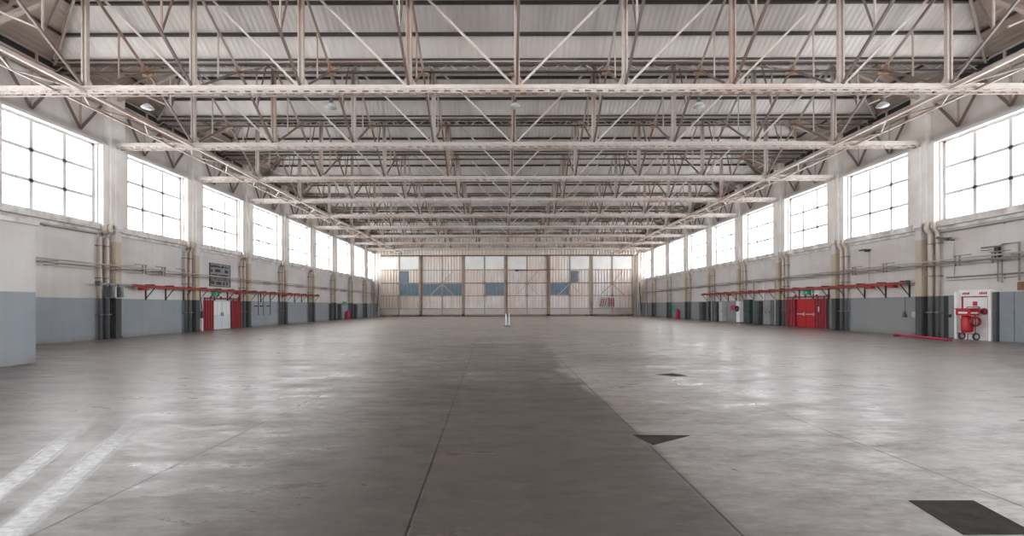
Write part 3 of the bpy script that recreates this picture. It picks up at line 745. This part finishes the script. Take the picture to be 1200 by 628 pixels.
for q in (-0.32, 0.32):
    wv = part('wheel', MB().torus((xt+0.08, yt+q, 0.17), 0.13, 0.04, 'y', 18, 8), 'black', t)
    wv2 = MB().lathe((xt+0.08, yt+q-0.02, 0.17), [(0.1, 0), (0.1, 0.04)], 'y', 12); part('hub_cap', wv2, 'palegrey', wv)
part('hose_coil', MB().torus((xt-0.02, yt-0.36, 0.85), 0.2, 0.035, 'y', 22, 8).torus((xt-0.02, yt-0.42, 0.85), 0.19, 0.03, 'y', 22, 8), 'darkred', t)

# dark doorway with a half open grey leaf, left of the fire point
d = tag(MB().box(XR, XR-0.03, 21.54, 22.22, 0.0, 2.04).build('door_3', 'black'), kind='structure')
MB().box(XR-0.03, XR-0.08, 21.56, 21.93, 0.03, 2.02).build('door_leaf', 'midgrey', d)
MB().box(XR-0.08, XR-0.16, 21.80, 21.92, 1.0, 1.14).build('door_handle', 'black', d)
# blue-grey sliding door at the right edge of the picture
d = tag(MB().box(XR, XR-0.05, 18.4, 19.82, 0.0, 2.15).build('door_4', 'bluegrey'), kind='structure')
MB().box(XR-0.05, XR-0.12, 18.45, 19.05, 0.04, 2.1).build('door_leaf', 'bluegrey', d); MB().box(XR-0.05, XR-0.10, 19.10, 19.66, 0.04, 2.1).build('door_leaf', 'bluegrey', d)
MB().box(XR-0.0, XR-0.2, 19.70, 19.84, 0.0, 2.15).build('door_jamb', 'darkgrey', d)
tag(MB().box(XR, XR-0.14, 18.72, 18.94, 2.2, 2.55).box(XR-0.14, XR-0.16, 18.76, 18.90, 2.26, 2.5).build('junction_box', 'rust', off=(XR, 18.8, 2.2)), 'rusty brown junction box above the blue-grey door at the right', 'junction box')

# magenta pole lying on the floor in front of the nearest right column
e = empty('floor_pole', (19.7, 21, 0), 'long magenta-red pole lying on the floor by the right wall', 'pole')
part('pole', MB().tube([(19.75, 23.0, 0.12), (19.55, 19.9, 0.07)], 0.045, 10), 'pinkred', e)
part('foot', MB().box(19.6, 19.9, 22.85, 22.95, 0.0, 0.1), 'darkgrey', e); part('foot', MB().box(19.4, 19.7, 20.0, 20.1, 0.0, 0.06), 'darkgrey', e)
# security camera, floodlight, conduit loop
def pole_cam(y, z, z0, kind):
    if kind == 'cam':
        t = empty('security_camera', (XR, y, z), 'black security camera on an arm high on the right wall', 'camera')
        part('arm', MB().tube([(XR-0.02, y, z-0.14), (XR-0.3, y, z-0.12)], 0.025), 'black', t)
        part('housing', MB().bar((XR-0.28, y+0.05, z-0.10), (XR-0.42, y+0.42, z+0.04), 0.13, 0.13).bar((XR-0.28, y-0.1, z-0.04), (XR-0.36, y+0.1, z-0.02), 0.17, 0.05), 'darkgrey', t)
        part('lens', MB().lathe((XR-0.45, y+0.46, z+0.06), [(0.06, -0.02), (0.06, 0.02)], 'y', 12), 'palegrey', t)
    else:
        t = empty('floodlight', (XR, y, z), 'small flat floodlight on a thin pipe on the right wall', 'lamp')
        part('head', MB().box(XR-0.5, XR-0.1, y-0.2, y+0.2, z-0.03, z+0.05), 'darkgrey', t)
        part('yoke', MB().box(XR-0.3, XR-0.02, y-0.03, y+0.03, z-0.10, z-0.03), 'darkgrey', t)
    part('riser', MB().tube([(XR-0.04, y, z-0.1), (XR-0.04, y, z0)], 0.02), 'palegrey', t)
pole_cam(21.7, 4.82, 3.0, 'cam'); pole_cam(26.75, 4.82, 3.0, 'flood')
mb = MB().tube([(XR-0.1, 20.4, 4.15), (XR-0.1, 19.55, 4.15), (XR-0.1, 19.55, 2.55)], 0.03).tube([(XR-0.1, 20.4, 4.02), (XR-0.1, 19.72, 4.02), (XR-0.1, 19.72, 2.6)], 0.022).tube([(XR-0.1, 19.55, 4.2), (XR-0.1, 18.9, 4.2), (XR-0.1, 18.9, 2.6)], 0.035)
e = empty('conduit_loop', (XR, 19.6, 3), 'black and grey squared conduit loops on the right wall near the picture edge', 'pipe')
part('tubes', mb, 'conduit', e); part('junction', MB().box(XR, XR-0.18, 19.62, 19.8, 3.65, 4.1), 'black', e)
# small things below the nearest right-hand rail
e = empty('wall_phone', (XR, 24.3, 1), 'dark handset hanging on a cord below the right rail', 'handset')
part('cord', MB().tube([(XR-0.06, 24.35, 2.0), (XR-0.06, 24.35, 1.25)], 0.012), 'darkgrey', e)
part('handset', MB().lathe((XR-0.09, 24.35, 0.95), [(0.09, 0), (0.09, 0.08), (0.03, 0.3)], 'z', 10), 'darkgrey', e)
tag(MB().lathe((XR-0.03, 23.85, 1.1), [(0.15, 0), (0.16, 0.02), (0.12, 0.03)], 'x', 18).build('wall_disc', 'palegrey', off=(XR, 23.85, 1.1)), 'round pale plate on the grey wall beside the nearest right column', 'plate')

# ------------------------------------------------------------------ cabinets and posts along the right wall farther down
def cabinet(X, s, y0, y1, h, dep, mat, label, grp=None, handle=True, doors=1):
    t = empty('wall_cabinet', (X+s*dep/2, (y0+y1)/2, 0), label, 'cabinet', grp)
    part('body', MB().box(X+s*0.001, X+s*dep, y0, y1, 0.06, h), mat, t)
    part('plinth', MB().box(X+s*0.02, X+s*(dep-0.03), y0+0.02, y1-0.02, 0.0, 0.06), 'black', t)
    for q in range(doors):
        a = y0+(y1-y0)*q/doors+0.02; b_ = y0+(y1-y0)*(q+1)/doors-0.02
        dd = part('door', MB().box(X+s*dep, X+s*(dep+0.02), a, b_, 0.1, h-0.04), mat, t)
        if handle: part('handle', MB().box(X+s*(dep+0.02), X+s*(dep+0.05), a+0.06, a+0.09, 0.95, 1.15), 'black', dd)
    return t
cabinet(XR, -1, 36.0, 37.0, 2.0, 0.45, 'midgrey', 'tall grey cabinet on the right wall, next beyond the red door column', 'grey cabinets along the right wall', doors=2)
cabinet(XR, -1, 37.6, 38.3, 1.95, 0.5, 'darkgrey', 'dark tall cabinet on the right wall between grey cabinets and the green one', 'grey cabinets along the right wall')
cabinet(XR, -1, 39.2, 40.2, 2.1, 0.35, 'darkgreen', 'dark green tall cabinet on the right wall beside the white fire panel', None, doors=2)
cabinet(XR, -1, 44.0, 44.7, 1.95, 0.4, 'palegrey', 'pale grey narrow cabinet on the right wall beyond the white fire panel', 'grey cabinets along the right wall')
cabinet(XR, -1, 45.1, 45.5, 1.95, 0.4, 'darkgrey', 'narrow dark cabinet on the right wall below the far end of the red rail', 'grey cabinets along the right wall')
cabinet(XR, -1, 48.4, 49.2, 1.95, 0.4, 'darkgrey', 'dark cabinet on the right wall past the far end of the red rail', 'grey cabinets along the right wall')
for n, y in enumerate((35.7, 36.9+0.35, 38.75, 46.0, 46.6)):
    tag(MB().tube([(XR-0.25, y, 0.0), (XR-0.25, y, 3.5), (XR-0.62, y, 3.55)], 0.045).build('riser_pipe', ('palegrey', 'white', 'midgrey', 'midgrey', 'palegrey')[n], off=(XR-0.25, y, 0)),
        'upright pipe rising from floor to conduit on the right wall, %s beyond the red door' % ORD[n+1], 'pipe', 'riser pipes on the right wall')
e = empty('hose_reel_station', (XR, 40.8, 0), 'white board with a dark hose reel and pink sign on the right wall', 'hose reel')
part('board', MB().box(XR-0.55, XR-0.60, 40.45, 41.0, 0.1, 2.0).box(XR, XR-0.55, 40.45, 40.5, 0.1, 2.0), 'white', e)
part('reel', MB().torus((XR-0.68, 40.72, 1.3), 0.2, 0.07, 'x', 20, 8), 'black', e)
part('sign', MB().box(XR-0.08, XR-0.1, 42.2, 43.0, 1.15, 1.6), 'pinkred', e, 'pink-red sign')
def extinguisher(x, y, label, r=0.11, h=0.8, z=0.0):
    t = empty('fire_extinguisher', (x, y, z), label, 'extinguisher', 'red extinguishers far down the hall')
    part('cylinder', MB().lathe((x, y, z), [(r*0.9, 0), (r, 0.04), (r, h*0.8), (r*0.55, h*0.92), (r*0.3, h*0.96)], 'z', 14), 'pinkred', t, smooth=True)
    part('valve', MB().box(x-0.03, x+0.03, y-0.03, y+0.03, z+h*0.95, z+h*1.03).bar((x, y, z+h*1.03), (x-0.14, y, z+h*1.08), 0.03, 0.02), 'black', t)
    part('hose', MB().tube([(x, y-0.04, z+h), (x-0.02, y-0.17, z+h*0.9), (x-0.02, y-r-0.03, z+h*0.45)], 0.014), 'black', t)
extinguisher(XR-0.35, 55.6, 'large pink-red extinguisher standing by the far right wall', 0.22, 1.25)
extinguisher(XL+0.35, 57.2, 'large pink-red extinguisher standing by the far left wall', 0.26, 1.1, 0.0)
tag(MB().box(XR, XR-0.04, 57.2, 58.6, 0.9, 1.6).build('green_sign', 'green', off=(XR, 58, 1)), 'green board on the grey wall far down the right side', 'sign')
tag(MB().box(XL, XL+0.04, 56.3, 57.8, 1.75, 2.2).build('green_sign', 'green', off=(XL, 57, 1.8)), 'small green sign above the extinguisher on the far left wall', 'sign')
for n, y in enumerate((52.0, 54.6, 60.5)):
    cabinet(XL, 1, y, y+0.5, 1.9, 0.35, 'darkgrey', 'dark narrow cabinet far down the left wall, %s of three' % ('nearest', 'middle', 'farthest')[n], 'dark cabinets on the far left wall')
for n, y in enumerate((36.5, 37.3, 38.4, 47.0)):
    tag(MB().tube([(XL+0.3, y, 0.9 if n < 3 else 1.5), (XL+0.3, y, 2.63)], 0.03).box(XL, XL+0.32, y-0.05, y+0.05, 1.6, 1.68).build('drop_pipe', 'darkgrey', off=(XL+0.3, y, 1)),
        'dark drop pipe under the left red rail, %s beyond the pale door' % ORD[n+1], 'pipe', 'drop pipes on the left wall')
# white pillar box and black handle beside the left red screen
e = empty('hose_station', (XL, 29.55, 0), 'white narrow hose station with a black nozzle left of the red screen', 'hose station')
part('post', MB().box(XL+0.05, XL+0.36, 29.66, 29.74, 0.0, 0.85), 'white', e)
part('box', MB().box(XL+0.05, XL+0.34, 29.62, 29.76, 1.25, 2.3), 'palegrey', e)
part('nozzle', MB().tube([(XL+0.38, 29.6, 1.3), (XL+0.36, 29.6, 0.9)], 0.07).tube([(XL+0.3, 29.6, 2.2), (XL+0.4, 29.6, 1.3)], 0.02), 'black', e)
tag(MB().box(XL, XL+0.06, 12.9+0.35, 13.45, 2.1, 2.14).tube([(XL+6.58, 13.25, 2.2), (XL+6.58, 13.25, 1.4)], 0.03).build('x', 'rust', off=(0, 0, 0)), '', '') if False else None

# ------------------------------------------------------------------ sliding hangar doors
LW = (20.3+19.8)/6
def leaf(n, name_pos):
    x0 = -19.8+n*LW; x1 = x0+LW; y = YB + (0.0 if n % 2 == 0 else 0.28); xm = (x0+x1)/2
    t = empty('hangar_door', ((x0+x1)/2, y, 0), name_pos, 'hangar door', 'sliding leaves closing the far end')
    yf, yk = y, y+0.16
    zz = [1.2, 3.2, 5.2, 7.25]
    fr_ = MB()
    part('cladding', MB().box(x0+0.05, x1-0.05, yf+0.09, yk, 0.25, 9.55), 'cladtan' if n in (0,) else 'clad', t)
    part('stile', MB().box(x0, x0+0.26, yf, yk, 0.1, 9.6), 'doorpost', t)
    part('stile', MB().box(x1-0.26, x1, yf, yk, 0.1, 9.6), 'doorframe', t)
    part('mid_post', MB().box(xm-0.09, xm+0.09, yf+0.01, yk, 0.25, 9.55), 'doorframe', t)
    for z in zz: part('cross_rail', MB().box(x0+0.26, x1-0.26, yf+0.02, yk-0.02, z-0.06, z+0.06), 'doorframe' if z != 5.2 else 'steel_dark', t)
    part('top_rail', MB().box(x0, x1, yf, yk, 9.4, 9.6), 'steel_dark', t)
    part('bottom_rail', MB().box(x0, x1, yf, yk, 0.1, 0.3), 'doorpost', t)
    part('kick_board', MB().box(x0+0.26, x1-0.26, yf+0.05, yf+0.09, 0.3, 1.14), 'steel_light', t)
    for q in (x0+0.7, x1-0.7): part('wheel', MB().lathe((q, yf+0.04, 0.12), [(0.12, 0), (0.12, 0.08)], 'y', 14), 'black', t)
    for a, b_ in ((x0+0.3, xm-0.12), (xm+0.12, x1-0.3)): part('top_pane', MB().box(a, b_, yf+0.06, yf+0.09, 7.4, 9.3), 'palepane' if (n, a < xm) not in ((1, True), (1, False), (3, False), (4, True)) else 'clad', t)
    L_, R_ = (x0+0.3, xm-0.12), (xm+0.12, x1-0.3)
    blue = {0: [(R_, 3.3, 5.1), ((xm+0.12, xm+1.5), 5.3, 7.1)], 1: [(L_, 3.3, 5.1), (R_, 3.3, 5.1)], 2: [(R_, 3.3, 5.1)], 4: [(L_, 3.3, 5.1), ((xm+0.12, xm+1.3), 5.3, 7.1)]}.get(n, [])
    for (a, b_), z0, z1 in blue:
        p = part('blue_pane', MB().box(a, b_, yf+0.05, yf+0.09, z0, z1), 'bluepane', t)
        mb = MB()
        for q in range(1, 5): xx = a+(b_-a)*q/5; mb.box(xx-0.02, xx+0.02, yf+0.04, yf+0.05, z0, z1)
        part('glazing_bar', mb, 'bluegrey', p)
    # diagonal bracing and junction plates
    if n in (1, 3, 4, 5):
        for sgn in (-1, 1): part('brace', MB().bar((xm, yf, 5.1), (xm+sgn*1.9, yf, 3.25), 0.10, 0.04, (0, 1, 0)), 'steel_light' if n != 5 else 'doorframe', t)
        part('brace', MB().bar((xm, yf, 5.1), (xm+1.7, yf, 7.1), 0.08, 0.04, (0, 1, 0)), 'doorframe', t)
    part('plate', MB().box(xm-0.25, xm+0.25, yf-0.02, yf+0.0, 4.95, 5.35).box(xm-0.2, xm+0.2, yf-0.02, yf+0.0, 3.05, 3.4), 'doorpost', t)
    return t
dn = ['leftmost tan sliding hangar door leaf with a blue pane at its right half', 'second hangar door leaf from the left with blue panes across both halves',
      'third hangar door leaf from the left with one blue pane beside the centre post', 'hangar door leaf right of the centre post without blue panes',
      'fifth hangar door leaf from the left with a blue pane in its left half', 'rightmost hangar door leaf carrying the red striped signs']
for n in range(6): leaf(n, dn[n])
for n, (xa, xb) in enumerate(((15.0, 16.1), (16.3, 17.3))):
    e = empty('striped_sign', (xa, YB+0.2, 1.3), ('white sign with red diagonal bars on the rightmost hangar door', 'white sign with upright red bars on the rightmost hangar door')[n], 'sign', 'red and white signs')
    part('board', MB().box(xa, xb, YB+0.20, YB+0.23, 1.35, 3.0), 'palegrey', e)
    mb = MB()
    if n == 0:
        for q in range(3): mb.bar((xa+0.1+q*0.33, YB+0.195, 1.5), (xa+0.35+q*0.33, YB+0.195, 2.75), 0.16, 0.012, (0, 1, 0))
    else:
        for q in range(3): mb.box(xa+0.08+q*0.33, xa+0.28+q*0.33, YB+0.19, YB+0.20, 1.5, 2.8)
        mb.box(xa+0.05, xb-0.05, YB+0.185, YB+0.19, 2.0, 2.08)
    part('bars', mb, 'darkred', e)
e = empty('red_tie_rod', (4, YB, 7.2), 'thin dark red rod across the hangar door leaf right of the centre', 'rod')
part('rod', MB().tube([(2.0, YB-0.06, 7.15), (7.8, YB-0.06, 7.3)], 0.06), 'darkred', e); part('knob', MB().box(1.7, 2.2, YB-0.1, YB-0.0, 7.0, 7.3), 'darkgrey', e)
# braced corner frames by the doors with grey bases
for X, s, nm in ((XL, 1, 'left'), (XR, -1, 'right')):
    t = empty('corner_frame', (X+s*0.6, 68.5, 0), 'pale cross-braced steel corner frame at the far %s end' % nm, 'frame', 'corner frames beside the far doors')
    for q in (0.15, 1.15): part('post', MB().box(X+s*q-0.07, X+s*q+0.07, 68.3, 68.44, 0.0, 9.6), 'steel_light', t)
    for z in (2.3, 4.7, 7.1):
        part('cross_brace', MB().bar((X+s*0.15, 68.36, z), (X+s*1.15, 68.36, z+2.3), 0.07, 0.05, (0, 1, 0)).bar((X+s*1.15, 68.40, z), (X+s*0.15, 68.40, z+2.3), 0.07, 0.05, (0, 1, 0)), 'steel', t)
    part('base_screen', MB().box(X, X+s*1.3, 68.46, 68.54, 0.0, 2.05), 'midgrey', t, 'grey sheet base')
    part('upper_sheet', MB().box(X, X+s*1.3, 68.9, 69.0, 2.05, 9.6), 'cladtan', t)
    part('pull_rod', MB().tube([(X+s*1.25, 68.2, 5.0), (X+s*1.15, 68.2, 3.6), (X+s*0.95, 68.2, 0.8)], 0.06), 'black', t, 'black bent rod')

# twin white posts on a dark base in the middle of the floor
e = empty('floor_stand', (0.25, 35.5, 0), 'small white twin-post stand on a dark base in the middle of the floor', 'stand')
part('base', MB().lathe((0.25, 35.5, 0), [(0.30, 0), (0.30, 0.05), (0.14, 0.08)], 'z', 18), 'darkgrey', e)
for q in (-0.13, 0.13): part('post', MB().tube([(0.25+q, 35.5, 0.06), (0.25+q, 35.5, 1.0)], 0.05 if q < 0 else 0.035, 10), 'white', e)
part('collar', MB().box(0.05, 0.45, 35.46, 35.54, 0.30, 0.36), 'palegrey', e)

# high bay lamps hanging at the first valley
def lamp(x, y, label):
    t = empty('high_bay_lamp', (x, y, 10.6), label, 'lamp', 'hanging lamps beyond the nearest truss')
    part('shade', MB().lathe((x, y, 10.42), [(0.24, 0.0), (0.245, 0.02), (0.17, 0.12), (0.09, 0.17), (0.07, 0.2)], 'z', 20), 'palegrey', t, smooth=True)
    part('housing', MB().lathe((x, y, 10.61), [(0.07, 0), (0.08, 0.02), (0.08, 0.18), (0.03, 0.22)], 'z', 12), 'darkgrey', t)
    part('stem', MB().tube([(x, y, 10.8), (x, y, 11.97)], 0.015), 'conduit', t)
for k, nm in ((-4, 'leftmost of five hanging lamps beyond the nearest truss, by the left wall'), (-2, 'second from the left of five hanging lamps beyond the nearest truss'), (0, 'middle one of five hanging lamps beyond the nearest truss'),
              (2, 'fourth from the left of five hanging lamps beyond the nearest truss'), (4, 'rightmost of five hanging lamps beyond the nearest truss, by the right wall')):
    lamp(NX(k), T1+3.0, 'small pale ' + nm)

# ------------------------------------------------------------------ floor stripes and patches
def gp(px, py):  # ground point from a pixel of the photograph
    d = 1.6*F/(py-358.5); return ((px-591)*d/F, d)
def stripe(name, pts, mat, label, cat):
    me = bpy.data.meshes.new(name); z = 0.004
    v = [(x, y, z) for x, y in pts] + [(x, y, 0.0005) for x, y in pts]
    n = len(pts)
    me.from_pydata(v, [], [tuple(range(n)), tuple(reversed(range(n, 2*n)))] + [(i, (i+1) % n, n+(i+1) % n, n+i) for i in range(n)]); me.update()
    uv = me.uv_layers.new(name='UVMap'); q = [(0, 0), (1, 0), (1, 1), (0, 1)]
    for lp in me.loops: uv.data[lp.index].uv = q[(lp.vertex_index % n) % 4]
    me.materials.append(M[mat]); o = bpy.data.objects.new(name, me); COL.objects.link(o)
    return tag(o, label, cat)
def soft_stripe(a, b_, wd, label):
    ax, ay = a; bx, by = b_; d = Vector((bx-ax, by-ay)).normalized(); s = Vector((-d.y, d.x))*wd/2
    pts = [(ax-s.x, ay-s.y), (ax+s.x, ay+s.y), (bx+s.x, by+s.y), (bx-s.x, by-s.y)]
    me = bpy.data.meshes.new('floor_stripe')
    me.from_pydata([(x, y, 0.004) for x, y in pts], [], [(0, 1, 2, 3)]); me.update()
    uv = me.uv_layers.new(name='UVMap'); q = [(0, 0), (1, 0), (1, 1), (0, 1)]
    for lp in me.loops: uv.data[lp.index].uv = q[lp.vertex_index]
    me.materials.append(M['pale_stripe']); o = bpy.data.objects.new('floor_stripe', me); COL.objects.link(o)
    tag(o, label, 'floor stripe', 'soft-edged white stripes on the floor')
soft_stripe((-3.35, 2.9), (-5.35, 6.8), 0.30, 'brighter soft-edged white stripe on the floor at lower left, nearer the camera')
soft_stripe((-4.0, 3.3), (-5.95, 6.6), 0.26, 'fainter soft-edged white stripe on the floor at the left edge')
stripe('floor_patch', [gp(1064, 588), gp(1128, 628), gp(1215, 628), gp(1140, 588)], 'asphalt', 'dark four-sided patch in the floor at the lower right', 'patch')
stripe('floor_patch', [gp(741, 510), gp(765, 522), gp(808, 511)], 'asphalt', 'small dark triangular patch in the floor right of the centre joint', 'patch')
stripe('floor_patch', [gp(768, 439.5), gp(790, 441.5), gp(806, 441), gp(788, 438)], 'asphalt', 'thin dark sliver patch in the floor beyond the triangular one', 'patch')
